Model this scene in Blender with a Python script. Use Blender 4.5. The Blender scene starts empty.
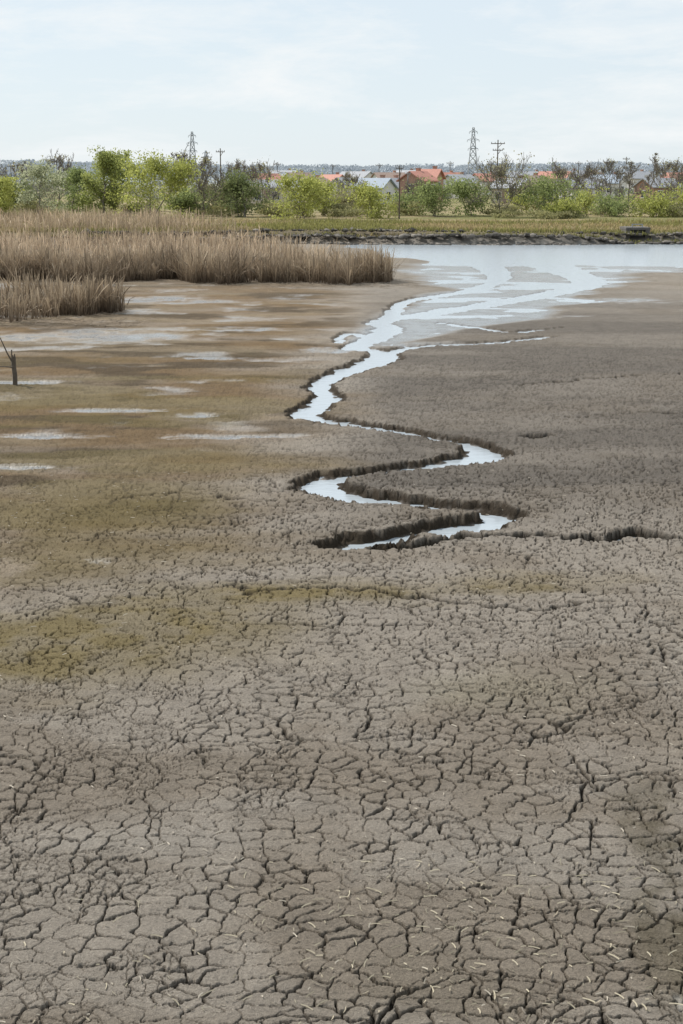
import bpy, math
import numpy as np
from mathutils import Vector
rng=np.random.default_rng(7)
sc=bpy.context.scene
H=5.0; F=1024/36*50.0; P=math.atan(334/F); cp,sp=math.cos(P),math.sin(P)
def G(u,v,z=0.0):
    """image pixel (u,v) projected from the camera onto the plane at height z"""
    X=(u-341.5)/F; Y=(512-v)/F
    dy=cp+Y*sp; dz=-sp+Y*cp
    t=(H-z)/-dz
    return (X*t,dy*t)
def span(y): return np.maximum(y,4.0)*cp+H*sp
# ---------------------------------------------------------------- noise
def hsh(xi,yi,s):
    h=(xi*374761393+yi*668265263+s*974634777)&0xffffffff
    h=((h^(h>>13))*1274126177)&0xffffffff
    h=((h^(h>>15))*2246822519)&0xffffffff
    return ((h^(h>>16))&0xffffffff)/4294967296.0
def vn(x,y,s=0):
    xi=np.floor(x).astype(np.int64); yi=np.floor(y).astype(np.int64)
    fx=x-xi; fy=y-yi; fx=fx*fx*(3-2*fx); fy=fy*fy*(3-2*fy)
    a=hsh(xi,yi,s); b=hsh(xi+1,yi,s); c=hsh(xi,yi+1,s); d=hsh(xi+1,yi+1,s)
    return (a*(1-fx)+b*fx)*(1-fy)+(c*(1-fx)+d*fx)*fy
def fbm(x,y,o=4,s=0):
    r=0;a=.5;t=0
    for i in range(o):
        r=r+a*vn(x,y,s+i*17); t+=a; a*=.5
        x,y=(x*1.6-y*1.2)+3.7,(x*1.2+y*1.6)+9.1
    return r/t
def voro(x,y,s,jit=.85):
    xi=np.floor(x).astype(np.int64); yi=np.floor(y).astype(np.int64)
    best=np.full(x.shape,9.0); bx=np.zeros(x.shape); by=np.zeros(x.shape); bid=np.zeros(x.shape)
    pts=[]
    for i in (-1,0,1):
        for j in (-1,0,1):
            a=xi+i; b=yi+j
            px=a+.5+(hsh(a,b,s)-.5)*jit; py=b+.5+(hsh(a,b,s+5)-.5)*jit
            d=(px-x)**2+(py-y)**2
            m=d<best
            best=np.where(m,d,best); bx=np.where(m,px,bx); by=np.where(m,py,by); bid=np.where(m,hsh(a,b,s+9),bid)
            pts.append((px,py))
    e=np.full(x.shape,9.0)
    for px,py in pts:
        vx=px-bx; vy=py-by; L=np.sqrt(vx*vx+vy*vy)
        ok=L>1e-5; L=np.where(ok,L,1)
        dd=((bx+px)*.5-x)*vx/L+((by+py)*.5-y)*vy/L
        e=np.where(ok,np.minimum(e,dd),e)
    return e,bid
def ss(a,b,x):
    t=np.clip((x-a)/(b-a),0,1); return t*t*(3-2*t)
# ---------------------------------------------------------------- mesh helper
def mk(name,V,Fc,mat,col=None,smooth=False,attrs=None,parent=None,mats=None,midx=None):
    V=np.asarray(V,dtype=np.float32); Fc=np.asarray(Fc,dtype=np.int32)
    me=bpy.data.meshes.new(name)
    me.vertices.add(len(V)); me.vertices.foreach_set("co",V.ravel())
    m,k=Fc.shape
    me.loops.add(m*k); me.loops.foreach_set("vertex_index",Fc.ravel())
    me.polygons.add(m); me.polygons.foreach_set("loop_start",np.arange(m,dtype=np.int32)*k)
    me.polygons.foreach_set("use_smooth",np.full(m,smooth))
    if midx is not None: me.polygons.foreach_set("material_index",np.asarray(midx,dtype=np.int32))
    me.update(calc_edges=True)
    if col is not None:
        a=me.color_attributes.new("Col",'FLOAT_COLOR','POINT')
        c=np.ones((len(V),4),dtype=np.float32); c[:,:3]=col
        a.data.foreach_set("color",c.ravel())
    if attrs:
        for n,val in attrs.items():
            a=me.attributes.new(n,'FLOAT','POINT'); a.data.foreach_set("value",val.astype(np.float32).ravel())
    for mm in (mats or [mat]): me.materials.append(mm)
    ob=bpy.data.objects.new(name,me); sc.collection.objects.link(ob)
    if parent: ob.parent=parent
    return ob
def newmat(name):
    m=bpy.data.materials.new(name); m.use_nodes=True
    nt=m.node_tree; nt.nodes.clear()
    out=nt.nodes.new('ShaderNodeOutputMaterial')
    return m,nt,out
def N(nt,t,**k):
    n=nt.nodes.new(t)
    for a,b in k.items(): setattr(n,a,b)
    return n
def noise_node(nt,vec,scale,detail=4,rough=.6):
    n=N(nt,'ShaderNodeTexNoise'); n.inputs['Scale'].default_value=scale; n.inputs['Detail'].default_value=detail; n.inputs['Roughness'].default_value=rough
    if vec is not None: nt.links.new(vec,n.inputs['Vector'])
    return n
def mathn(nt,op,a,b=None,c=None):
    n=N(nt,'ShaderNodeMath',operation=op)
    for i,v in enumerate((a,b,c)):
        if v is None: continue
        if isinstance(v,(int,float)): n.inputs[i].default_value=v
        else: nt.links.new(v,n.inputs[i])
    return n.outputs[0]
def simple(name,col,rough=.8,var=.25,scale=3.0,metal=0,bump=.0):
    m,nt,out=newmat(name); b=N(nt,'ShaderNodeBsdfPrincipled')
    tc=N(nt,'ShaderNodeTexCoord'); n=noise_node(nt,tc.outputs['Object'],scale,5)
    mr=N(nt,'ShaderNodeMapRange'); nt.links.new(n.outputs[0],mr.inputs[0]); mr.inputs[1].default_value=.25; mr.inputs[2].default_value=.75
    mr.inputs[3].default_value=1-var; mr.inputs[4].default_value=1+var
    vm=N(nt,'ShaderNodeVectorMath',operation='SCALE'); vm.inputs[0].default_value=col; nt.links.new(mr.outputs[0],vm.inputs['Scale'])
    nt.links.new(vm.outputs[0],b.inputs['Base Color']); b.inputs['Roughness'].default_value=rough; b.inputs['Metallic'].default_value=metal
    if bump:
        bp=N(nt,'ShaderNodeBump'); bp.inputs['Strength'].default_value=bump; bp.inputs['Distance'].default_value=.05
        nt.links.new(n.outputs[0],bp.inputs['Height']); nt.links.new(bp.outputs[0],b.inputs['Normal'])
    nt.links.new(b.outputs[0],out.inputs[0]); return m
def foliage(name,transl=.35,rough=.75):
    m,nt,out=newmat(name); at=N(nt,'ShaderNodeAttribute',attribute_name='Col')
    b=N(nt,'ShaderNodeBsdfPrincipled'); b.inputs['Roughness'].default_value=rough; b.inputs['Specular IOR Level'].default_value=.2
    t=N(nt,'ShaderNodeBsdfTranslucent'); mx=N(nt,'ShaderNodeMixShader'); mx.inputs[0].default_value=transl
    nt.links.new(at.outputs['Color'],b.inputs['Base Color']); nt.links.new(at.outputs['Color'],t.inputs['Color'])
    nt.links.new(b.outputs[0],mx.inputs[1]); nt.links.new(t.outputs[0],mx.inputs[2]); nt.links.new(mx.outputs[0],out.inputs[0])
    return m
# ---------------------------------------------------------------- ground material
gm,nt,out=newmat("dried_mud")
bs=N(nt,'ShaderNodeBsdfPrincipled'); tc=N(nt,'ShaderNodeTexCoord'); oc=tc.outputs['Object']
aC=N(nt,'ShaderNodeAttribute',attribute_name='Col'); aW=N(nt,'ShaderNodeAttribute',attribute_name='wet')
n1=noise_node(nt,oc,2.2,6,.65); n2=noise_node(nt,oc,38,5,.75); n3=noise_node(nt,oc,140,3,.7)
v=mathn(nt,'MULTIPLY_ADD',n1.outputs[0],.7,.65)
v2=mathn(nt,'MULTIPLY_ADD',n2.outputs[0],1.5,.25)
v3=mathn(nt,'MULTIPLY_ADD',n3.outputs[0],1.4,.3)
vv=mathn(nt,'MULTIPLY',mathn(nt,'MULTIPLY',v,v2),v3)
sc1=N(nt,'ShaderNodeVectorMath',operation='SCALE'); nt.links.new(aC.outputs['Color'],sc1.inputs[0]); nt.links.new(vv,sc1.inputs['Scale'])
nt.links.new(sc1.outputs[0],bs.inputs['Base Color'])
wn=noise_node(nt,oc,1.3,6,.7)
wet=mathn(nt,'MULTIPLY',aW.outputs['Fac'],mathn(nt,'MULTIPLY_ADD',wn.outputs[0],1.2,.35)); 
wc=N(nt,'ShaderNodeClamp'); nt.links.new(wet,wc.inputs[0])
ro=N(nt,'ShaderNodeMapRange'); nt.links.new(wc.outputs[0],ro.inputs[0]); ro.inputs[3].default_value=.92; ro.inputs[4].default_value=.2
nt.links.new(ro.outputs[0],bs.inputs['Roughness'])
sp1=N(nt,'ShaderNodeMapRange'); nt.links.new(wc.outputs[0],sp1.inputs[0]); sp1.inputs[3].default_value=.12; sp1.inputs[4].default_value=1.0
nt.links.new(sp1.outputs[0],bs.inputs['Specular IOR Level'])
vo=N(nt,'ShaderNodeTexVoronoi',feature='DISTANCE_TO_EDGE'); vo.inputs['Scale'].default_value=15
dv=N(nt,'ShaderNodeVectorMath',operation='ADD'); nz=noise_node(nt,oc,9,3); ns=N(nt,'ShaderNodeVectorMath',operation='SCALE'); ns.inputs['Scale'].default_value=.12
nt.links.new(nz.outputs['Color'],ns.inputs[0]); nt.links.new(oc,dv.inputs[0]); nt.links.new(ns.outputs[0],dv.inputs[1]); nt.links.new(dv.outputs[0],vo.inputs['Vector'])
ve=N(nt,'ShaderNodeMapRange'); nt.links.new(vo.outputs['Distance'],ve.inputs[0]); ve.inputs[2].default_value=.07
hh=mathn(nt,'ADD',mathn(nt,'MULTIPLY',n2.outputs[0],1.5),mathn(nt,'MULTIPLY',n3.outputs[0],.8))
hh=mathn(nt,'ADD',hh,mathn(nt,'MULTIPLY',ve.outputs[0],.2))
bp=N(nt,'ShaderNodeBump'); bp.inputs['Distance'].default_value=.026
nt.links.new(hh,bp.inputs['Height'])
st=N(nt,'ShaderNodeMapRange'); nt.links.new(wc.outputs[0],st.inputs[0]); st.inputs[3].default_value=1.0; st.inputs[4].default_value=.03
nt.links.new(st.outputs[0],bp.inputs['Strength'])
nt.links.new(bp.outputs[0],bs.inputs['Normal']); nt.links.new(bs.outputs[0],out.inputs[0])
# ---------------------------------------------------------------- terrain grid (fine near the viewpoint side, coarser far away)
vrow=np.arange(1070,224,-.85)
yr=np.array([G(341.5,q)[1] for q in vrow])
y0=yr[0]
ypre=np.linspace(-25,y0-.1,36); ypost=np.geomspace(yr[-1]*1.01,5000,90)
Yr=np.concatenate([ypre,yr,ypost])
sf=np.arange(-372,372.1,.85); so=372+np.geomspace(2,3200,44)
S=np.concatenate([-so[::-1],sf,so])
nr,nc=len(Yr),len(S)
Xg=(S[None,:]/F)*span(Yr)[:,None]; Yg=np.repeat(Yr[:,None],nc,1)
wl=lambda y: np.interp(y,[15,22,28,35,45,60,75],[-.165,-.155,-.12,-.09,-.065,-.055,-.05])
def blob(u,v,ru,rv,soft=.6,seed=3,namp=.5):
    cx,cy=G(u,v); rx=ru*span(np.array(cy))/F; ry=abs(G(u,v-rv)[1]-G(u,v+rv)[1])/2
    i0=np.searchsorted(Yr,cy-ry*2.4); i1=np.searchsorted(Yr,cy+ry*2.4)
    o=np.zeros_like(Xg); x=Xg[i0:i1]; y=Yg[i0:i1]
    d=np.sqrt(((x-cx)/rx)**2+((y-cy)/ry)**2)+namp*2*(fbm(x/rx*2.2,y/ry*2.2,5,seed)-.5)
    o[i0:i1]=1-ss(1-soft,1+soft*.3,d); return o
def spline(pts,n=6):
    p=np.array(pts,float); p=np.vstack([2*p[0]-p[1],p,2*p[-1]-p[-2]]); o=[]
    for i in range(1,len(p)-2):
        for k in range(n):
            t=k/n; o.append(.5*((2*p[i])+(-p[i-1]+p[i+1])*t+(2*p[i-1]-5*p[i]+4*p[i+1]-p[i+2])*t*t+(-p[i-1]+3*p[i]-3*p[i+1]+p[i+2])*t**3))
    o.append(p[-2]); return np.array(o)
warpx=(fbm(Xg*1.3,Yg*1.3,3,40)-.5)*.34+(fbm(Xg*5,Yg*5,3,60)-.5)*.28
warpy=(fbm(Xg*1.3,Yg*1.3,3,50)-.5)*.5+(fbm(Xg*5,Yg*5,3,70)-.5)*.4
def pathdist(px):
    w=[(*G(a,b),c) for a,b,c in px]; q=spline(w)
    e=np.full(Xg.shape,9.0)
    for a,b in zip(q[:-1],q[1:]):
        lo=min(a[1],b[1])-3.2; hi=max(a[1],b[1])+3.2
        i0=np.searchsorted(Yr,lo); i1=np.searchsorted(Yr,hi)
        x=Xg[i0:i1]+warpx[i0:i1]; y=Yg[i0:i1]+warpy[i0:i1]
        vx,vy=b[0]-a[0],b[1]-a[1]; t=np.clip(((x-a[0])*vx+(y-a[1])*vy)/(vx*vx+vy*vy+1e-9),0,1)
        d=np.hypot(x-a[0]-vx*t,y-a[1]-vy*t)-(a[2]+(b[2]-a[2])*t)
        e[i0:i1]=np.minimum(e[i0:i1],d)
    return e
main=[(335,541,.28),(365,539,.42),(405,531,.34),(450,524,.44),(490,518,.40),(506,509,.32),(470,503,.30),(420,499,.38),(360,493,.52),(318,484,.52),(322,477,.44),(370,470,.33),(425,463,.46),(480,454,.54),(478,444,.38),(440,436,.31),(400,429,.36),(350,422,.33),(304,415,.48),(312,406,.42),(328,396,.44),(322,383,.38),(340,372,.50),(372,362,.62),(384,352,.55),(356,346,.5),(374,337,.6),(388,327,.6),(380,320,.55),(425,313,.65),(490,303,.75),(550,293,.8),(590,283,.9),(568,272,1.2),(530,258,2)]
e=pathdist(main)
brn=pathdist([(380,352,.4),(430,344,.36),(490,342,.38),(548,336,.3)])
brn=np.minimum(brn,pathdist([(440,322,.3),(480,327,.35),(515,331,.3),(560,327,.2)]))
brn=np.minimum(brn,pathdist([(384,320,.4),(410,300,.45),(470,290,.5),(500,276,.7),(480,262,1.2)]))
brn=np.minimum(brn,pathdist([(372,338,.3),(350,332,.3),(335,341,.25)]))
e=np.minimum(e,brn)
W=wl(Yg); depth=-(W)-.012
Z=np.zeros_like(Xg)
big=(fbm(Xg*.25,Yg*.25,4,1)-.5)
Z+=big*.05*ss(5,12,Yg)*(1-ss(45,60,Yg)*.6)
fv=[(350,346,380),(340,336,420),(330,346,470),(320,356,545),(305,388,600),(290,408,630),(280,394,655),(268,385,700),(258,378,900),(245,300,1600),(238,300,1800)]
fy=[G(341,a)[1] for a,_,_ in fv]; fl=[G(b,a)[0] for a,b,_ in fv]; fr=[G(c,a)[0] for a,_,c in fv]
xl=np.interp(Yg,fy,fl)+(fbm(Xg*.2,Yg*.35,4,80)-.5)*5*ss(40,70,Yg); xr=np.interp(Yg,fy,fr)+(fbm(Xg*.15,Yg*.35,4,81)-.5)*9*ss(40,70,Yg)
wd=.14*np.maximum(xr-xl,1)+.3
fun=ss(0,1,(Xg-xl)/wd)*ss(0,1,(xr-Xg)/wd)*ss(fy[0],fy[0]+3,Yg)*(1-ss(122,126,Yg))
rip=fbm(Xg*.3,Yg*.6,6,90)-.5
zf=-.043+rip*.10-.25*ss(84,96,Yg)
Z=Z*(1-fun)+fun*zf
prof=np.where(e>-.10, -depth*ss(0,1,(-e)/.10), -depth-.08*ss(0,1,(-e-.10)/.2))
prof=np.where(e>0,0,prof)
zb=(fbm(Xg*5,Yg*5,3,33)-.5)*.11*ss(0,-.06,e)
Z=np.where(e<=0,np.minimum(Z,Z*0.3+prof+zb*(depth>.06)),Z-.04*np.exp(-np.maximum(e,0)/.3)*(depth>.06)*(2.4*np.clip(fbm(Xg*1.5,Yg*1.5,3,34)-.3,0,1)))
gul=pathdist([(760,556,.12),(700,543,.16),(660,538,.2),(630,533,.22),(590,538,.12),(545,535,.10),(500,533,.12),(455,535,.14),(415,543,.18),(378,546,.16)])
gul=np.minimum(gul,pathdist([(526,436,.18),(548,435,.2)]))
g2=pathdist([(760,412,.03),(683,414,.05),(620,412,.04),(570,418,.05),(545,417,.03)])
g2=np.minimum(g2,pathdist([(180,585,.02),(250,590,.04),(330,588,.05),(410,597,.07),(470,603,.04),(530,607,.05),(610,600,.02)]))
g2=np.minimum(g2,pathdist([(500,750,.01),(560,728,.03),(610,712,.02),(660,690,.01)]))
g2=np.minimum(g2,pathdist([(520,385,.05),(600,378,.06),(683,372,.05)]))
g2=np.minimum(g2,pathdist([(100,500,.03),(180,492,.04),(240,497,.04),(300,503,.02)]))
Z-= .16*ss(.02,-.10,gul)*(e>0)
Z-= .08*ss(.02,-.05,g2)
# cracks
i1=np.searchsorted(Yr,62.0)
x=Xg[:i1]; y=Yg[:i1]
wx=x+(fbm(x*2.2,y*2.2,3,11)-.5)*.26+(fbm(x*14,y*14,3,12)-.5)*.08
wy=y+(fbm(x*2.2,y*2.2,3,13)-.5)*.26+(fbm(x*14,y*14,3,14)-.5)*.08
E1,id1=voro(wx/.20,wy/.178,101); E1=E1*.188
E2,id2=voro(wx/.9,wy/.75,202); E2=E2*.8
E3,id3=voro(wx/.10,wy/.095,303); E3=E3*.097
wv=fbm(x*.9,y*.9,3,21); wv2=fbm(x*3.2,y*3.2,3,22)
w1=.003+.0058*ss(.3,.75,wv2)*(.5+wv)
w1=w1*(1+ss(14,35,y)*1.3)
c1=1-ss(.5,1.5,E1/w1); c1*= .45+.55*ss(.25,.5,wv2)
w2=.005+.012*ss(.45,.8,wv); w2=w2*(1+ss(14,35,y)*.9); c2=(1-ss(.5,1.4,E2/w2))*ss(.38,.5,fbm(x*.8,y*.8,3,23))
c3=(1-ss(.2,1.2,E3/.005))*.45*ss(.52,.64,fbm(x*1.7,y*1.7,2,24))*(1-ss(12,20,y))
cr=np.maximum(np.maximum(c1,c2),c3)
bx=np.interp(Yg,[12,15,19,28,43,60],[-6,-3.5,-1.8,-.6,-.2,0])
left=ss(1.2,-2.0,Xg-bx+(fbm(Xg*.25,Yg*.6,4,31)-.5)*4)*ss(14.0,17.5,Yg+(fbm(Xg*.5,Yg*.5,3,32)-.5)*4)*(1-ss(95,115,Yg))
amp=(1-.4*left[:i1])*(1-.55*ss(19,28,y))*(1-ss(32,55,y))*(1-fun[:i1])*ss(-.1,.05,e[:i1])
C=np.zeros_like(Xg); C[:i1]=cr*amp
cell=np.zeros_like(Xg); cell[:i1]=id1-.5
dome=np.zeros_like(Xg); dome[:i1]=ss(0,.03,E1)*amp
Z+= -.042*C+.003*dome+.005*cell*(1-ss(16,28,Yg))*(e>0)
det=fbm(Xg*12,Yg*12,4,44)-.5
Z+= det*.018*(1-fun)*ss(-.1,.1,e)*(1-.5*ss(20,35,Yg))*(1-ss(50,80,Yg))
Z+= (fbm(Xg*1.3,Yg*2.2,4,46)-.5)*.045*(1-fun)*ss(16,24,Yg)*(1-ss(60,90,Yg))*(e>0)
cl=ss(.58,.8,fbm(Xg*6,Yg*6,3,45)); Z+=cl*.008*(1-ss(20,40,Yg))*(e>0)
# far bank and land
bk=G(341,244)[1]+(fbm(Xg*.08,Yg*0,3,55)-.5)*3
bank=ss(0,3.5,Yg-bk)
land=.85+ (fbm(Xg*.05,Yg*.05,3,56)-.5)*.4+np.clip(Yg-150,0,None)*.0009+ 9.5*ss(700,1500,Yg)+(fbm(Xg*.003,Yg*.003,3,57)-.5)*8*ss(500,1300,Yg)
Z=Z*(1-bank)+land*bank+bank*(1-bank)*(fbm(Xg*1.2,Yg*1.2,3,58)-.5)*1.2
# ---- colours
def c(*a): return np.array(a)[None,None,:]
def mixc(A,B,t): return A*(1-t[...,None])+B*t[...,None]
col=np.ones(Xg.shape+(3,))*c(.315,.275,.228)
n_a=fbm(Xg*.5,Yg*.7,5,61); n_b=fbm(Xg*.12,Yg*.5,5,62); n_c=fbm(Xg*2,Yg*2,4,63)
col=mixc(col,c(.235,.195,.15),ss(.45,.62,n_a)*.7)
col=mixc(col,c(.35,.315,.27),ss(.53,.68,n_b)*.6)
rightmid=ss(0,2,Xg-bx)*ss(18,24,Yg)*(1-ss(50,75,Yg))
col=mixc(col,c(.145,.126,.106),rightmid*(.6+.35*ss(.35,.6,n_b)))
brown=c(.18,.12,.062)
col=mixc(col,brown,left*(.5+.48*ss(.36,.58,n_b)))
dk=fbm(Xg*.35,Yg*.8,6,64)
col=mixc(col,c(.08,.058,.034),left*ss(.50,.63,dk)*.8*ss(18,23,Yg))
col=mixc(col,c(.26,.205,.135),left*ss(.54,.66,fbm(Xg*.3,Yg*.8,6,65))*.6)
col=mixc(col,c(.165,.13,.045),left*ss(.5,.64,fbm(Xg*.3,Yg*.5,5,68))*.45*(1-ss(32,45,Yg)))
alg=np.clip(blob(40,655,180,45,.9,3,.35)+blob(110,632,250,50,.9,23,.4)*.6+blob(170,618,150,22,.9,4,.35)*.6+blob(330,592,230,13,.9,5)*.9+blob(540,582,110,13,.9,6)*.6+blob(90,510,170,34,.9,8)*.4,0,1)
col=mixc(col,c(.19,.145,.055),alg*(.55+.3*ss(.3,.6,n_c)))
col=mixc(col,c(.34,.28,.22),blob(5,566,40,14,.8,9)*.6)
col=mixc(col,c(.32,.29,.205),blob(500,690,120,30,.9,14)*.35)
moss=np.clip(blob(710,930,95,170,.9,10)+blob(420,1000,120,60,.9,11)*.2,0,1)
col=mixc(col,c(.085,.07,.035),moss*.8*ss(.3,.55,n_c))
farm=ss(55,80,Yg)*(1-fun)
col=mixc(col,c(.20,.172,.138),farm*.6)
edge=ss(0,.5,fun)*(1-ss(.5,1,fun))*4*ss(45,60,Yg)
col=mixc(col,c(.14,.105,.065),np.clip(edge,0,1)*.6)
wet=np.zeros_like(Xg)
for k_,a in enumerate([(100,335,100,8),(15,382,50,2.0),(110,410,70,2.0),(30,436,70,3),(235,436,65,3),(15,467,50,2.6),(210,358,30,2),(150,300,90,4),(681,1002,9,8),(200,415,26,2),(240,330,40,2.5),(420,343,70,2.5),(500,316,90,3),(330,350,30,3),(620,300,50,3)]):
    wet=np.maximum(wet,blob(*a,.6,31+k_,.9))
wet=np.maximum(wet,blob(100,560,16,3,.9,88,.8)*.5)
wet=np.maximum(wet,left*ss(.60,.75,fbm(Xg*.5,Yg*.7,6,77))*.7*ss(24,32,Yg)*(1-ss(66,80,Yg)))
wet*= .55+.45*ss(.35,.55,fbm(Xg*2.2,Yg*2.2,4,79))
Z-=wet*.03
wet=np.maximum(wet,fun*1.0)
col=mixc(col,c(.15,.148,.14),wet*.8)
col=mixc(col,c(.026,.02,.014),C*.93)  # crack interiors: damp mud tone, painted darker still to deepen the crack shadows
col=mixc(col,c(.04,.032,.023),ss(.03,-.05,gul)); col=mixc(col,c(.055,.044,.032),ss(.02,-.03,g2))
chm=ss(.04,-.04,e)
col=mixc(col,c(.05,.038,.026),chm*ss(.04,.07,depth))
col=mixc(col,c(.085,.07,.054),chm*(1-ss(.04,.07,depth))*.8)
chw=ss(-.12,-.22,e); wet=np.maximum(wet,chw*.85)
gl=fbm(Xg*.06,Yg*.15,4,66)
lc=mixc(np.ones(Xg.shape+(3,))*c(.27,.22,.12),c(.17,.165,.065),ss(.45,.62,gl))
lc=mixc(lc,c(.27,.30,.31),ss(300,1100,Yg))  # aerial haze painted into the far land colour
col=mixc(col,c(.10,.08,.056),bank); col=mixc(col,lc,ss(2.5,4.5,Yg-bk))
wet*=1-bank
idx=np.arange(nr*nc).reshape(nr,nc)
Fg=np.stack([idx[:-1,:-1],idx[:-1,1:],idx[1:,1:],idx[1:,:-1]],-1).reshape(-1,4)
V=np.stack([Xg,Yg,Z],-1).reshape(-1,3)
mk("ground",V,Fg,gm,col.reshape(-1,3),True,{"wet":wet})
def gz(xs,ys):
    xs=np.atleast_1d(xs).astype(float); ys=np.atleast_1d(ys).astype(float)
    i=np.clip(np.searchsorted(Yr,ys),0,nr-1); s=xs/span(ys)*F; j=np.clip(np.searchsorted(S,s),0,nc-1)
    return Z[i,j]
# ---------------------------------------------------------------- water
wm,nt,out=newmat("pond_water"); b=N(nt,'ShaderNodeBsdfPrincipled'); tc=N(nt,'ShaderNodeTexCoord')
b.inputs['Base Color'].default_value=(.36,.40,.43,1); b.inputs['Roughness'].default_value=.18; b.inputs['IOR'].default_value=1.6
mp=N(nt,'ShaderNodeMapping'); mp.inputs['Scale'].default_value=(1,1.8,1); nt.links.new(tc.outputs['Object'],mp.inputs[0])
n=noise_node(nt,mp.outputs[0],3.0,4,.6); bp=N(nt,'ShaderNodeBump'); bp.inputs['Strength'].default_value=.6; bp.inputs['Distance'].default_value=.02
nt.links.new(n.outputs[0],bp.inputs['Height']); nt.links.new(bp.outputs[0],b.inputs['Normal']); nt.links.new(b.outputs[0],out.inputs[0])
ys=np.concatenate([np.linspace(15,80,60),[130.]]); V=[];Fc=[]
for i,yy in enumerate(ys):
    hw=12 if yy<60 else 12+(yy-60)*6
    V+=[(-min(hw,60),yy,float(wl(yy))),(hw,yy,float(wl(yy)))]
    if i: Fc.append([2*i-2,2*i-1,2*i+1,2*i])
mk("pond_water",V,Fc,wm)
# ---------------------------------------------------------------- blades (reeds, grass, straw)
def blades(P,h,lean,wd,c0,c1,prof=(1,.9,.8,.3),az=None):
    n=len(P); a=rng.uniform(0,math.tau,n) if az is None else az; f=rng.uniform(0,math.pi,n)
    L=np.array([0,.4,.78,1.0]); V=np.zeros((n,4,2,3)); Cc=np.zeros((n,4,2,3))
    for k in range(4):
        t=L[k]; off=lean*h*t**1.6
        cx=P[:,0]+np.cos(a)*off; cy=P[:,1]+np.sin(a)*off; cz=P[:,2]+h*t*np.sqrt(np.clip(1-lean**2*t,0.05,1))
        w=wd*(prof[k] if not isinstance(prof[k],np.ndarray) else prof[k])/2
        for s in (0,1):
            sg=-1 if s==0 else 1
            V[:,k,s,0]=cx+sg*np.cos(f)*w; V[:,k,s,1]=cy+sg*np.sin(f)*w; V[:,k,s,2]=cz
            tt=t**.9
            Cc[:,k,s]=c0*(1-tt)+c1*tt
    b=np.arange(n)[:,None]*8; q=np.array([[0,1,3,2],[2,3,5,4],[4,5,7,6]])
    Fc=(b[:,None,:]+q[None]).reshape(-1,4)
    return V.reshape(-1,3),Fc,Cc.reshape(-1,3)
def merge(parts):
    V=[];Fc=[];Cc=[];o=0
    for v,f,cc in parts: V.append(v);Fc.append(f+o);Cc.append(cc);o+=len(v)
    return np.vstack(V),np.vstack(Fc),np.vstack(Cc)
fm=foliage("dry_reed",.2); lm=foliage("leaf",.45); hz=foliage("distant_foliage",.2)
def redge(y): return np.interp(y,[70,74,87,103,118,140],[2.2,1.9,-.6,-5,-9.5,-17])
def reeds(n,x0,x1,yf,y1,hm,edgef=None,pow_=1.0,tone=0.0,rag=5.0):
    x=rng.uniform(x0,x1,n); fy=yf+(fbm(x*.5,x*0,4,91)-.5)*rag+(fbm(x*2.5,x*0,2,92)-.5)*2.4
    y=fy+(y1-fy)*rng.uniform(0,1,n)**pow_
    if edgef is not None:
        k=x<edgef(y)+(fbm(y*.6,y*0,3,93)-.5)*3; x=x[k];y=y[k]
    gap=fbm(x*.8,y*.5,3,97); k=(gap>.36)|(rng.uniform(0,1,len(x))<.35); x=x[k];y=y[k]
    n=len(x); z=gz(x,y)-.03
    hv=hm*(.3+1.3*fbm(x*.8,y*.8,4,94))*rng.uniform(.5,1.15,n)
    t=(ss(.35,.65,fbm(x*.6,y*.6,4,95))[:,None]); r=rng.uniform(.5,1.3,(n,1))
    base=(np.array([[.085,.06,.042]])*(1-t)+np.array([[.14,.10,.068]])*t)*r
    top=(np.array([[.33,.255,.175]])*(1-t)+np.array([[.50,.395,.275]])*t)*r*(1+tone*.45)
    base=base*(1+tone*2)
    head=rng.uniform(0,1,n)<.3
    pr=(1.0,.9,np.where(head,2.0,.9),np.where(head,.8,.25))
    return blades(np.stack([x,y,z],1),hv,rng.uniform(0,1,n)**2*.9,rng.uniform(.016,.038,n),base,top,pr)
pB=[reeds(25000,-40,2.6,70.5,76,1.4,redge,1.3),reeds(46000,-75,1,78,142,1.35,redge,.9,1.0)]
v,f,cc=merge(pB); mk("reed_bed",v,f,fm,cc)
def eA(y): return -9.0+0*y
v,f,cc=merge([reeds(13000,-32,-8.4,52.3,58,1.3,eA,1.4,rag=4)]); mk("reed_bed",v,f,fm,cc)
def litter(n,x,y,lmin,lmax,w,ctop):
    z=gz(x,y)+.008; h=rng.uniform(lmin,lmax,n); a=rng.uniform(0,math.tau,n)
    V=np.zeros((n,8,3)); th=rng.uniform(-.03,.12,n)
    for k,t in enumerate([0,.4,.75,1]):
        bend=np.sin(t*3)*h*.08
        cx=x+np.cos(a)*h*t-np.sin(a)*bend; cy=y+np.sin(a)*h*t+np.cos(a)*bend
        for s in (0,1):
            g=(s-.5)*w
            V[:,k*2+s]=np.stack([cx-np.sin(a)*g,cy+np.cos(a)*g,z+h*t*th+.004*s],1)
    b=np.arange(n)[:,None,None]*8; q=np.array([[0,1,3,2],[2,3,5,4],[4,5,7,6]])[None]
    cc=np.repeat(ctop*rng.uniform(.6,1.15,(n,1)),8,0)
    return V.reshape(-1,3),(b+q).reshape(-1,4),cc
n=2200; x=rng.uniform(-6,6,n); y=6.5+rng.uniform(0,1,n)**1.5*18
A=litter(n,x,y,.015,.07,.007,np.array([[.46,.41,.33]]))
n=600; x=.8+rng.normal(0,1.4,n); y=7.3+rng.uniform(0,2.5,n); B=litter(n,x,y,.02,.10,.007,np.array([[.42,.37,.27]]))
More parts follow.
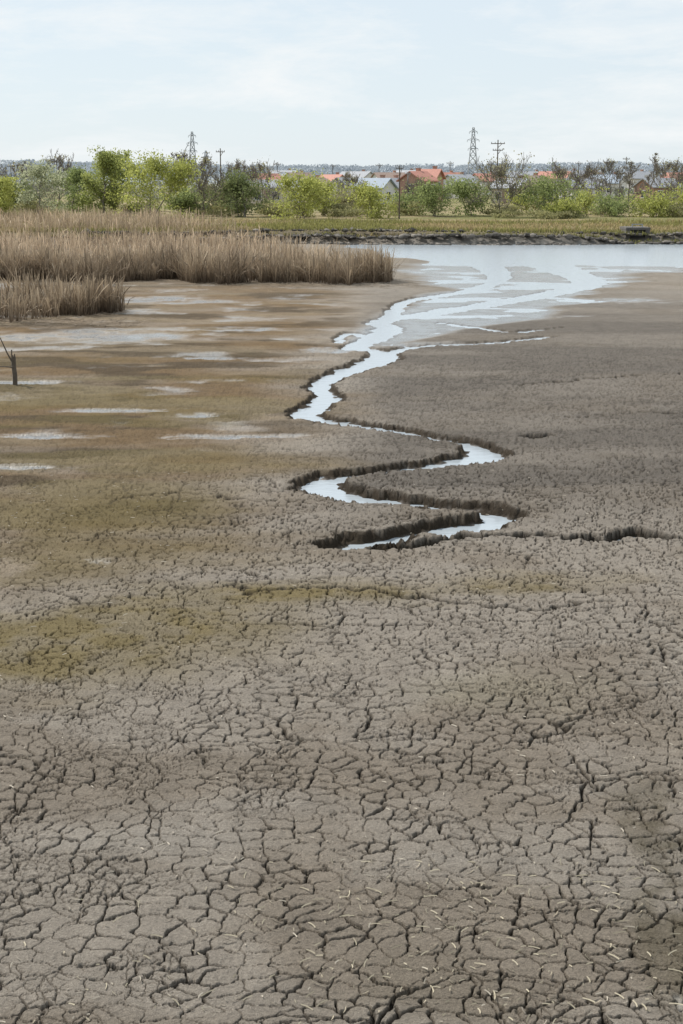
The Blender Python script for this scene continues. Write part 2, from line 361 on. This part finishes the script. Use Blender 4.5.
n=1500; x=rng.uniform(-24,4,n); y=np.where(x<-7,51,69.2)+rng.normal(0,1.2,n); Cn=litter(n,x,y,.2,.9,.022,np.array([[.22,.175,.125]]))
v,f,cc=merge([A,B,Cn]); mk("straw_litter",v,f,fm,cc)
# bank grass
n=42000; x=rng.uniform(-40,65,n); y=G(341,244)[1]+1.2+rng.uniform(0,1,n)**1.5*29
z=gz(x,y)-.02; t=ss(.45,.62,fbm(x*.1,y*.25,3,66))[:,None]; r=rng.uniform(.7,1.25,(n,1))
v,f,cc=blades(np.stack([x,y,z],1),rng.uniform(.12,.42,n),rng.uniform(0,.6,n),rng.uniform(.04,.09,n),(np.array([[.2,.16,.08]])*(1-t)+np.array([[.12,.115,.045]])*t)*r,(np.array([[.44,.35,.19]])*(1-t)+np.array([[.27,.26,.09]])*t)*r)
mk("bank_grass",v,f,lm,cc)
# rubble
import bmesh
bm=bmesh.new(); bmesh.ops.create_icosphere(bm,subdivisions=1,radius=1); iv=np.array([q.co[:] for q in bm.verts]); fi=np.array([[q.index for q in ff.verts] for ff in bm.faces]); bm.free()
n=3000; x=rng.uniform(-22,60,n); y=G(341,244)[1]+(fbm(x*.08,x*0,3,55)-.5)*3+rng.uniform(-.3,2.6,n); s=.04+.2*rng.uniform(0,1,n)**3+.05*rng.uniform(0,1,n)
V=iv[None]*(1+rng.uniform(-.3,.3,(n,len(iv),1)))*np.stack([s*rng.uniform(.8,1.8,n),s*rng.uniform(.7,1.4,n),s*rng.uniform(.5,.9,n)],1)[:,None,:]
V+=np.stack([x,y,np.maximum(gz(x,y),-.1)+s*.1],1)[:,None,:]
g=(.05+.2*rng.uniform(0,1,(n,1))**2)*np.array([[1,.88,.74]])
Fc=(np.arange(n)[:,None,None]*len(iv)+fi[None]).reshape(-1,3)
rm,nt,out=newmat("rubble"); b=N(nt,'ShaderNodeBsdfPrincipled'); at=N(nt,'ShaderNodeAttribute',attribute_name='Col'); nt.links.new(at.outputs['Color'],b.inputs['Base Color']); b.inputs['Roughness'].default_value=.9; nt.links.new(b.outputs[0],out.inputs[0])
mk("rubble_stones",V.reshape(-1,3),Fc,rm,np.repeat(g,len(iv),0))
# ---------------------------------------------------------------- tubes
def tubes(P0,P1,R0,R1,k=5):
    P0=np.asarray(P0,float);P1=np.asarray(P1,float);R0=np.asarray(R0,float);R1=np.asarray(R1,float)
    d=P1-P0; d/=np.linalg.norm(d,axis=1,keepdims=True)+1e-9
    ref=np.where(np.abs(d[:,2:3])>.9,np.array([[1.,0,0]]),np.array([[0,0,1.]])); a=np.cross(d,ref); a/=np.linalg.norm(a,axis=1,keepdims=True)+1e-9; bb=np.cross(d,a)
    n=len(P0); V=np.zeros((n,2*k,3))
    for i in range(k):
        t=math.tau*i/k; o=a*math.cos(t)+bb*math.sin(t)
        V[:,i]=P0+o*R0[:,None]; V[:,k+i]=P1+o*R1[:,None]
    q=np.array([[i,(i+1)%k,k+(i+1)%k,k+i] for i in range(k)])
    return V.reshape(-1,3),(np.arange(n)[:,None,None]*2*k+q[None]).reshape(-1,4)
bark=simple("bark",(.21,.185,.16),.9,.35,6)
def treemesh(h,w,seed,bare=0,stems=1,low=.12,nleaf=6000,leaf=.25,lc=(.1,.13,.03),lc2=(.2,.24,.05),nlimb=18,shape=1.0):
    r=np.random.default_rng(seed); P0=[];P1=[];R0=[];R1=[];tips=[]
    rmin=.024 if bare else .010
    def seg(a,b,ra,rb): P0.append(a);P1.append(b);R0.append(ra);R1.append(rb)
    def branch(a,d,L,ra,lev,maxl):
        k=3; p=a.copy(); rr=ra
        for i in range(k):
            d=d+r.normal(0,.16,3)+np.array([0,0,.06+.12*bool(bare)]); d/=np.linalg.norm(d); q=p+d*L/k; r2=rr*.75
            seg(p,q,rr,r2)
            if lev<maxl and (i>0 or lev>0):
                for _ in range(2 if not bare else 3):
                    dd=d+r.normal(0,.55,3); dd/=np.linalg.norm(dd); branch(q,dd,L*r.uniform(.35,.6),r2*.6,lev+1,maxl)
            if lev==0 and not bare: tips.append((q,L))
            p=q; rr=r2
        tips.append((p,L))
    hh=h*(.88 if not bare else .95)
    for s in range(stems):
        b0=np.array([r.normal(0,.05*w*(stems>1)),r.normal(0,.05*w*(stems>1)),-.1]); p=b0; nseg=7; R=h*.018/(stems**.5)+.02; sl=r.normal(0,.10*(1+(stems>1)*2),2)*(1-.6*bool(bare)); prev=R
        for i in range(nseg):
            q=b0+np.array([sl[0]*hh*(i+1)/nseg+r.normal(0,.015*h),sl[1]*hh*(i+1)/nseg+r.normal(0,.015*h),hh*.88*(i+1)/nseg]); rr=R*(1-.85*(i+1)/nseg); seg(p,q,prev,rr)
            f=(i+1)/nseg
            if f>low:
                for _ in range(max(2,int(nlimb/nseg/ (stems**.7)+.5))):
                    an=r.uniform(0,math.tau); el=r.uniform(.15,.9)+(f-.5)*.5
                    wf=max(.25,(math.sin(math.pi*min(1,(f-low+.15)/(1.15-low))**.8))**.6)*shape
                    d=np.array([math.cos(an)*math.cos(el),math.sin(an)*math.cos(el),math.sin(el)])
                    branch(q,d,w*.42*wf*r.uniform(.7,1.15),rr*.45,0,2 if bare else 1)
            p=q; prev=rr
    V,Fc=tubes(P0,P1,np.maximum(R0,rmin),np.maximum(R1,rmin*.7),4 if not bare else 3)
    nb=len(V); fb=len(Fc)
    T=np.array([t[0] for t in tips]); 
    sel=r.integers(0,len(T),nleaf); cb=r.uniform(0,1,len(T)); cs=r.uniform(.035,.075,len(T))*w
    keep=r.uniform(0,1,len(T))>.2
    sel=sel[keep[sel]]; n=len(sel)
    C0=T[sel]+np.clip(r.normal(0,1,(n,3)),-1.8,1.8)*cs[sel][:,None]*np.array([1,1,.75]); C0[:,2]=np.maximum(C0[:,2],.05)
    a=r.normal(0,1,(n,3)); a/=np.linalg.norm(a,axis=1,keepdims=True); b2=np.cross(a,r.normal(0,1,(n,3))); b2/=np.linalg.norm(b2,axis=1,keepdims=True)
    sz=leaf*r.uniform(.5,1.2,n)[:,None]*.5
    LV=np.stack([C0-a*sz,C0-b2*sz*.7,C0+a*sz,C0+b2*sz*.7],1).reshape(-1,3)
    LF=np.arange(n*4).reshape(-1,4)+nb
    t=np.clip(cb[sel]*.7+r.uniform(-.1,.4,n),0,1)[:,None]
    lcol=np.repeat((np.array([lc])*(1-t)+np.array([lc2])*t),4,0)
    Vv=np.vstack([V,LV]); FF=np.vstack([Fc,LF]); cc=np.vstack([np.ones((nb,3))*.1,lcol]); mi=np.r_[np.zeros(fb),np.ones(n)]
    return Vv,FF,cc,mi
def plant(name,u,dist,topv,wpx,seed,**k):
    x=(u-341.5)/F*dist; z=float(gz(x,dist)[0])
    ztop=H+dist*(178-topv)/F; h=ztop-z; w=wpx/F*dist
    V,Fc,cc,mi=treemesh(h,w,seed,**k)
    ob=mk(name,V,Fc,None,cc,mats=[bark,lm],midx=mi); ob.location=(x,dist,z); return ob
YG=dict(lc=(.26,.28,.075),lc2=(.54,.56,.17)); MG=dict(lc=(.155,.195,.075),lc2=(.38,.43,.17)); DG=dict(lc=(.11,.14,.055),lc2=(.26,.29,.12)); PL=dict(lc=(.32,.34,.20),lc2=(.54,.56,.38)); OL=dict(lc=(.26,.24,.14),lc2=(.38,.36,.21)); LG=dict(lc=(.20,.235,.075),lc2=(.46,.49,.17))
LO=dict(low=.0,stems=3)
T=[("willow_tree",2,146,176,50,YG,{}),("cherry_tree",45,152,160,58,PL,dict(nleaf=4000,low=.0)),("alder_tree",78,160,168,54,MG,{}),("willow_tree",108,156,146,60,LG,dict(nleaf=9000,low=.05)),("willow_tree",122,158,152,56,LG,dict(nleaf=8000,low=.05)),
("willow_tree",156,152,160,80,YG,dict(nleaf=10000,low=.0,stems=2)),("bare_tree",206,158,156,54,OL,dict(bare=1,nleaf=300)),("hawthorn_bush",246,156,179,60,DG,dict(nleaf=7000,**LO)),
("hawthorn_bush",226,168,186,50,OL,LO),("bare_tree",264,185,166,50,OL,dict(bare=1,nleaf=500)),("willow_tree",300,150,177,60,YG,dict(nleaf=6000,**LO)),("willow_tree",326,160,182,44,YG,dict(nleaf=3500,**LO)),
("willow_tree",371,152,187,48,YG,dict(nleaf=4500,**LO)),("hawthorn_bush",345,175,198,46,OL,dict(nleaf=3000,**LO)),("alder_tree",434,160,187,52,MG,dict(nleaf=5000,**LO)),("alder_tree",466,162,183,54,MG,dict(nleaf=5500,**LO)),
("elder_bush",404,165,200,40,MG,dict(nleaf=3500,**LO)),("bare_tree",497,160,172,70,OL,dict(bare=1,nleaf=1500)),("alder_tree",540,160,184,62,MG,dict(nleaf=5000,**LO)),("elder_bush",518,172,198,40,YG,dict(nleaf=3000,**LO)),
("elder_bush",580,168,200,46,YG,dict(nleaf=3200,**LO)),("bare_tree",603,190,160,40,OL,dict(bare=1,nleaf=300)),("bare_tree",622,190,156,32,OL,dict(bare=1,nleaf=200,shape=.8)),("bare_tree",643,200,147,28,OL,dict(bare=1,nleaf=150,shape=.7)),
("bare_tree",664,175,166,60,OL,dict(bare=1,nleaf=600)),("elder_bush",612,160,208,50,MG,dict(nleaf=3500,**LO)),("elder_bush",650,158,206,56,YG,dict(nleaf=3800,**LO)),("elder_bush",560,156,210,46,YG,dict(nleaf=3200,**LO)),
("elder_bush",20,158,190,54,DG,LO),("alder_tree",-35,150,162,60,MG,{}),("bare_tree",184,168,150,46,OL,dict(bare=1,nleaf=300)),("elder_bush",187,160,197,46,MG,LO),("alder_tree",715,160,174,60,MG,{}),("elder_bush",690,165,200,50,YG,LO),
("bare_tree",25,170,162,50,OL,dict(bare=1,nleaf=400)),("bare_tree",66,175,156,50,OL,dict(bare=1,nleaf=300)),("bare_tree",236,180,165,44,OL,dict(bare=1,nleaf=300)),("bare_tree",558,185,170,50,OL,dict(bare=1,nleaf=400)),("bare_tree",586,185,168,44,OL,dict(bare=1,nleaf=300)),("bare_tree",416,190,184,36,OL,dict(bare=1,nleaf=300)),("bare_tree",350,200,178,40,OL,dict(bare=1,nleaf=300))]
for i,(nm,u,d,tv,wp,pal,kw) in enumerate(T):
    plant(nm,u,d,tv,wp,100+i,**pal,**kw)
def mass(name,n,xr_,yr_,hr,wr,k,leaf,ca,cb,mat,seed):
    r=np.random.default_rng(seed); x=r.uniform(*xr_,n); y=r.uniform(*yr_,n); h=r.uniform(*hr,n); w=r.uniform(*wr,n); z=gz(x,y)
    sub=8
    cx=np.repeat(np.stack([x,y,z],1),sub,0); hh=np.repeat(h,sub); ww=np.repeat(w,sub)
    an=r.uniform(0,math.tau,len(cx)); rad=np.sqrt(r.uniform(0,1,len(cx)))*.4*ww; f=r.uniform(.05,.85,len(cx))
    cx=cx+np.stack([np.cos(an)*rad,np.sin(an)*rad,f*hh],1); br=r.uniform(0,1,len(cx))
    m=k//sub; q=np.repeat(cx,m,0); wq=np.repeat(ww,m); hq=np.repeat(hh,m); br=np.repeat(br,m); N_=len(q)
    q=q+np.clip(r.normal(0,1,(N_,3)),-1.5,1.5)*np.stack([wq*.13,wq*.13,hq*.1],1); zb=np.repeat(np.repeat(z,sub),m); q[:,2]=np.maximum(q[:,2],zb+.1)
    a=r.normal(0,1,(N_,3)); a/=np.linalg.norm(a,axis=1,keepdims=True); b2=np.cross(a,r.normal(0,1,(N_,3))); b2/=np.linalg.norm(b2,axis=1,keepdims=True)
    s=(leaf*r.uniform(.4,1.2,N_)*.5)[:,None]
    LV=np.stack([q-a*s,q-b2*s*.7,q+a*s,q+b2*s*.7],1).reshape(-1,3)
    pt=np.repeat(np.repeat(r.uniform(0,1,n),sub),m); t=np.clip(.5*pt+.35*br+r.uniform(-.1,.3,N_),0,1)[:,None]
    mk(name,LV,np.arange(N_*4).reshape(-1,4),mat,np.repeat(np.array([ca])*(1-t)+np.array([cb])*t,4,0))
mass("shrub_row",70,(-62,62),(152,168),(.7,2.0),(2.5,5),800,.25,(.16,.16,.08),(.38,.36,.17),lm,5)
mass("distant_trees",90,(-110,130),(260,460),(2.0,4.2),(5,10),480,.5,(.21,.22,.18),(.33,.34,.26),hz,6)
mass("distant_treeline",620,(-420,480),(1000,1500),(3,9),(18,36),320,2.0,(.38,.42,.46),(.48,.51,.53),hz,8)  # pale bluish haze is painted into these leaf colours
# ---------------------------------------------------------------- houses
def boxv(cx,cy,cz,sx,sy,sz):
    V=[(cx+sx/2*a,cy+sy/2*b_,cz+sz/2*c_) for a in (-1,1) for b_ in (-1,1) for c_ in (-1,1)]
    return V,[[0,1,3,2],[4,6,7,5],[0,4,5,1],[2,3,7,6],[0,2,6,4],[1,5,7,3]]
def boxes(name,L,mat,parent=None):
    V=[];Fc=[]
    for b_ in L:
        v,f=boxv(*b_); Fc+=[[i+len(V) for i in q] for q in f]; V+=v
    return mk(name,V,Fc,mat,parent=parent)
glass=simple("window_glass",(.04,.05,.06),.1,.1)
frame=simple("white_frame",(.7,.7,.68),.6,.05)
wallm={'w':simple("white_render",(.66,.65,.62),.85,.08,2),'b':simple("brick_wall",(.40,.24,.18),.9,.2,5),'y':simple("cream_render",(.55,.48,.38),.85,.1,2)}
roofm={'r':simple("red_roof_tile",(.44,.20,.15),.75,.2,4),'g':simple("grey_slate_roof",(.30,.31,.33),.7,.15,3),'b':simple("blue_metal_roof",(.27,.32,.38),.6,.1,3),'n':simple("brown_roof",(.30,.22,.18),.8,.2,3)}
def house(name,u,dist,roofv,w,d,wall,roof,rot=0,rh=2.4,chim=True):
    x=(u-341.5)/F*dist; z0=float(gz(x,dist)[0]); top=H+dist*(178-roofv)/F; wh=max(top-rh-z0,2.6)
    E=bpy.data.objects.new(name,None); sc.collection.objects.link(E); E.location=(x,dist,z0-.1); E.rotation_euler[2]=rot
    boxes("walls",[(0,0,wh/2,w,d,wh)],wallm[wall],E)
    V=[(-w/2,-d/2,wh),(-w/2,d/2,wh),(-w/2,0,wh+rh),(w/2,-d/2,wh),(w/2,d/2,wh),(w/2,0,wh+rh)]
    mk("gables",V,[[0,1,2],[3,5,4]],wallm[wall],parent=E)
    o=.4; k=rh/(d/2); V=[];Fc=[]
    for s in (-1,1):
        b0=len(V)
        for xx in (-w/2-o,w/2+o):
            V+=[(xx,s*(d/2+o),wh-o*k+.02),(xx,0,wh+rh+.02),(xx,s*(d/2+o),wh-o*k+.2),(xx,0,wh+rh+.2)]
        Fc+=[[b0,b0+1,b0+5,b0+4],[b0+2,b0+6,b0+7,b0+3],[b0,b0+4,b0+6,b0+2],[b0,b0+2,b0+3,b0+1],[b0+4,b0+5,b0+7,b0+6]]
    mk("roof",V,Fc,roofm[roof],parent=E)
    wn_=[];fr_=[]
    nw=max(2,int(w/3)); ns=max(1,int(wh/2.8))
    for st_ in range(ns):
        for i in range(nw):
            xx=-w/2+w*(i+.5)/nw; zz=wh-1.3-st_*2.8
            wn_.append((xx,-d/2-.02,zz,1.1,.06,1.2)); fr_+= [(xx,-d/2-.03,zz+.66,1.3,.1,.12),(xx,-d/2-.03,zz-.66,1.3,.14,.12),(xx-.6,-d/2-.03,zz,.1,.1,1.2),(xx+.6,-d/2-.03,zz,.1,.1,1.2)]
        for sx in (-1,1):
            wn_.append((sx*(w/2+.02),0,zz,.06,1.1,1.2)); fr_+=[(sx*(w/2+.03),0,zz+.66,.1,1.3,.12),(sx*(w/2+.03),0,zz-.66,.14,1.3,.12)]
    boxes("windows",wn_,glass,E); boxes("window_frames",fr_,frame,E)
    boxes("door",[(w*.5/nw-w*.5+w/nw*.5,-d/2-.03,1.05,.95,.08,2.1)],roofm['n'],E)
    if chim: boxes("chimney",[(w*.22,.6,wh+rh*.95,.6,.6,1.3),(w*.22,.6,wh+rh*.95+.7,.75,.75,.1)],wallm['b'],E)
for h_ in [("brick_house",416,240,172,4.2,4.5,'b','r',.9,1.3),("brick_house",427,250,170,3.6,4.2,'b','r',-.4,1.3),("village_house",347,250,180,5,5,'w','g',.9,1.4),("village_house",374,235,180,5,4.5,'w','b',-.5,1.3),("village_house",318,300,178,6,5,'y','n',1.1,1.5),
  ("village_house",392,250,181,4.5,4.5,'w','g',.6,1.4),("long_barn",276,240,180,9,5,'y','g',.15,1.1),("village_house",456,300,175,6,6,'w','g',.7,1.5),("village_house",508,240,181,5,5,'y','g',-.6,1.3),
  ("village_house",529,280,176,6,5,'w','n',.8,1.5),("village_house",575,250,179,7,5,'w','g',.5,1.4),("village_house",600,300,175,7,5,'w','b',-.6,1.5),("village_house",444,380,173,8,6,'y','r',.5,1.7),
  ("village_house",650,270,181,7,5,'b','g',.55,1.4),("village_house",356,400,172,9,7,'w','g',-.65,1.8),("village_house",300,400,173,7,6,'w','n',.7,1.8),("village_house",332,350,175,6,5,'w','r',-.7,1.5),
  ("village_house",268,380,174,7,6,'w','r',.6,1.6),("village_house",285,420,171,8,6,'y','g',-.4,1.6),("village_house",388,380,173,8,6,'w','n',.4,1.6),("village_house",404,420,171,8,6,'w','g',-.8,1.7),("village_house",484,360,174,8,6,'w','r',.6,1.6),
  ("village_house",549,380,172,8,6,'w','r',-.5,1.6),("village_house",563,420,171,9,6,'y','g',.4,1.7),("village_house",588,380,173,7,6,'w','n',.9,1.6),("village_house",630,380,172,8,6,'w','g',.5,1.6),("village_house",672,360,173,8,6,'w','r',-.5,1.6),("long_barn",520,420,172,16,7,'w','g',.1,1.5)]:
    house(*h_)
# ---------------------------------------------------------------- pylons and poles
steel=simple("galvanised_steel",(.28,.30,.32),.6,.1,2); wood=simple("weathered_wood",(.10,.08,.06),.9,.3,14,bump=.4)
def pylon(u,dist,topv,bw,r=.07):
    x=(u-341.5)/F*dist; z0=float(gz(x,dist)[0]); h=H+dist*(178-topv)/F-z0
    A=[];B=[];lv=9
    def cn(t): w=bw*(1-.85*t)/2; return [np.array([a*w,b_*w,h*t]) for a,b_ in ((-1,-1),(1,-1),(1,1),(-1,1))]
    for i in range(lv):
        c0=cn(i/lv);c1=cn((i+1)/lv)
        for k in range(4):
            A+= [c0[k],c0[k],c0[(k+1)%4],c1[k]]; B+=[c1[k],c1[(k+1)%4],c1[k],c1[(k+1)%4]]
    for t,L in ((.66,bw*.42),(.80,bw*.5),(.93,bw*.34)):
        for s in (-1,1):
            tip=np.array([s*L,0,h*t]); 
            for q in cn(t): A.append(q);B.append(tip)
            A.append(np.array([0,0,h*(t+.04)]));B.append(tip)
            A.append(tip);B.append(tip+np.array([0,0,-.7]))
    V,Fc=tubes(A,B,np.full(len(A),r),np.full(len(A),r),4); ob=mk("lattice_pylon",V,Fc,steel); ob.location=(x,dist,z0-.2)
pylon(469,520,130,4.2,.07); pylon(197,600,134,4.4,.08); pylon(210,900,152,6,.12)
def pole(name,u,dist,topv,r,arms=(),mat=wood):
    x=(u-341.5)/F*dist; z0=float(gz(x,dist)[0]); h=H+dist*(178-topv)/F-z0
    A=[(0,0,-.3)];B=[(0,0,h)];R0=[r];R1=[r*.65]
    for dz,L in arms:
        A.append((-L,0,h-dz));B.append((L,0,h-dz));R0.append(r*.5);R1.append(r*.5)
        for q in (-L*.92,-L*.4,L*.4,L*.92): A.append((q,0,h-dz));B.append((q,0,h-dz+.35));R0.append(r*.4);R1.append(r*.3)
        A+= [(0,0,h-dz-.9)];B+=[(L*.6,0,h-dz)];R0.append(r*.35);R1.append(r*.35)
    V,Fc=tubes(A,B,R0,R1,8); ob=mk(name,V,Fc,mat); ob.location=(x,dist,z0)
pole("utility_pole",493,320,142,.17,((.8,1.5),(2.2,1.1))); pole("utility_pole",224,300,150,.15,((.7,.9),))
pole("utility_pole",398,150,166,.08,((.3,.4),)); pole("utility_pole",679,260,155,.14,((.6,.9),)); pole("utility_pole",406,200,172,.07,((.3,.4),),mat=steel)
pole("utility_pole",447,420,162,.14,((.6,1.0),)); pole("utility_pole",333,420,165,.13,((.5,.8),)); pole("utility_pole",20,420,165,.16,((.6,1.0),)); pole("utility_pole",618,420,158,.16,((.6,1.0),)); pole("utility_pole",378,420,164,.14,((.6,1.0),)); pole("utility_pole",572,420,162,.14,((.6,1.0),)); pole("utility_pole",279,420,163,.14,((.6,1.0),))
x=(180-341.5)/F*420; z0=float(gz(x,420)[0])
A=[(0,0,0),(0,0,6.5)];B=[(0,0,7),(4.2,0,14)]; 
for i in range(6): t=i/6; A.append((4.2*t,0,6.5+7.5*t));B.append((4.2*(t+.16),0,6.0+7.5*(t+.1)))
V,Fc=tubes(A,B,[.3,.16]+[.08]*6,[.3,.08]+[.08]*6,6); ob=mk("crane",V,Fc,steel); ob.location=(x,420,z0)
# ---------------------------------------------------------------- concrete sluice on the bank
x,y=G(635,242); E=bpy.data.objects.new("concrete_sluice",None); sc.collection.objects.link(E); E.location=(x,y+.3,-.1)
conc=simple("old_concrete",(.11,.10,.09),.9,.3,3,bump=.5); dark=simple("dark_concrete",(.03,.03,.028),.6,.2)  # gate panel gets a much darker tone than the walls
boxes("side_walls",[(-.78,0,.35,.34,2.6,1.5),(.78,0,.35,.34,2.6,1.5)],conc,E); boxes("deck",[(0,0,1.19,1.94,2.7,.18)],conc,E); boxes("gate",[(0,-.9,.35,1.21,.1,1.49)],dark,E); boxes("lifting_frame",[(-.4,-.9,1.38,.07,.07,.2),(.4,-.9,1.38,.07,.07,.2),(0,-.9,1.51,.9,.08,.06)],steel,E)
# ---------------------------------------------------------------- broken wooden post with leaning sticks
x,y=G(15,385)
A=[];B=[];R0=[];R1=[]
def poly(pts,ra,rb):
    for i in range(len(pts)-1):
        t0=i/(len(pts)-1);t1=(i+1)/(len(pts)-1); A.append(pts[i]);B.append(pts[i+1]);R0.append(ra+(rb-ra)*t0);R1.append(ra+(rb-ra)*t1)
poly([(0,0,-.2),(.01,0,.25),(-.01,.01,.5),(.0,0,.7)],.062,.055); poly([(.02,0,.69),(.03,0,.78)],.03,.01); poly([(-.03,0,.69),(-.02,0,.75)],.025,.008)
poly([(-.03,.02,.55),(-.16,.03,.80),(-.28,.05,1.08),(-.42,.05,1.40)],.022,.010); poly([(.0,-.05,.45),(-.2,-.04,.47),(-.5,.0,.46)],.018,.010); poly([(-.04,.0,.88),(-.045,0,.6)],.016,.014)
V,Fc=tubes(A,B,R0,R1,8); ob=mk("broken_wooden_post",V,Fc,wood,smooth=True); ob.location=(x,y,float(gz(x,y)[0]))
# ---------------------------------------------------------------- light
EL=math.radians(45); AZ=math.radians(-48)
Sd=Vector((math.sin(AZ)*math.cos(EL),math.cos(AZ)*math.cos(EL),math.sin(EL)))
sl=bpy.data.lights.new("sun",'SUN'); sl.energy=5.0; sl.angle=math.radians(.5); sl.color=(1,.96,.90)
so_=bpy.data.objects.new("sun",sl); sc.collection.objects.link(so_); so_.rotation_euler=Sd.to_track_quat('Z','Y').to_euler()
w=bpy.data.worlds.new("World"); sc.world=w; w.use_nodes=True; nt=w.node_tree; nt.nodes.clear()
out=N(nt,'ShaderNodeOutputWorld'); bg=N(nt,'ShaderNodeBackground'); sk=N(nt,'ShaderNodeTexSky',sky_type='NISHITA'); sk.sun_disc=False; sk.sun_elevation=EL; sk.sun_rotation=AZ; sk.air_density=1.0; sk.dust_density=.4; sk.ozone_density=2
veil=N(nt,'ShaderNodeMix',data_type='RGBA'); veil.inputs['Factor'].default_value=.82; nt.links.new(sk.outputs[0],veil.inputs['A']); veil.inputs['B'].default_value=(8.0,8.9,9.6,1)
tc=N(nt,'ShaderNodeTexCoord'); mp=N(nt,'ShaderNodeMapping'); mp.inputs['Scale'].default_value=(2.6,2.6,11); nt.links.new(tc.outputs['Generated'],mp.inputs[0])
n=noise_node(nt,mp.outputs[0],2.8,9,.66); n.inputs['Distortion'].default_value=.3; cr_=N(nt,'ShaderNodeMapRange'); nt.links.new(n.outputs[0],cr_.inputs[0]); cr_.inputs[1].default_value=.45; cr_.inputs[2].default_value=.70; cr_.inputs[3].default_value=.0; cr_.inputs[4].default_value=.9
mx=N(nt,'ShaderNodeMix',data_type='RGBA'); nt.links.new(cr_.outputs[0],mx.inputs['Factor']); nt.links.new(veil.outputs['Result'],mx.inputs['A']); mx.inputs['B'].default_value=(9.2,9.5,9.6,1)
nt.links.new(mx.outputs['Result'],bg.inputs['Color']); bg.inputs['Strength'].default_value=.1; nt.links.new(bg.outputs[0],out.inputs[0])
sc.view_settings.view_transform='Standard'; sc.view_settings.look='None'; sc.view_settings.exposure=0
cam=bpy.data.cameras.new("camera"); co=bpy.data.objects.new("camera",cam); sc.collection.objects.link(co)
cam.sensor_fit='VERTICAL'; cam.sensor_height=36; cam.lens=50; cam.clip_end=9000; co.location=(0,0,H); co.rotation_euler=(math.pi/2-P,0,0)
sc.camera=co
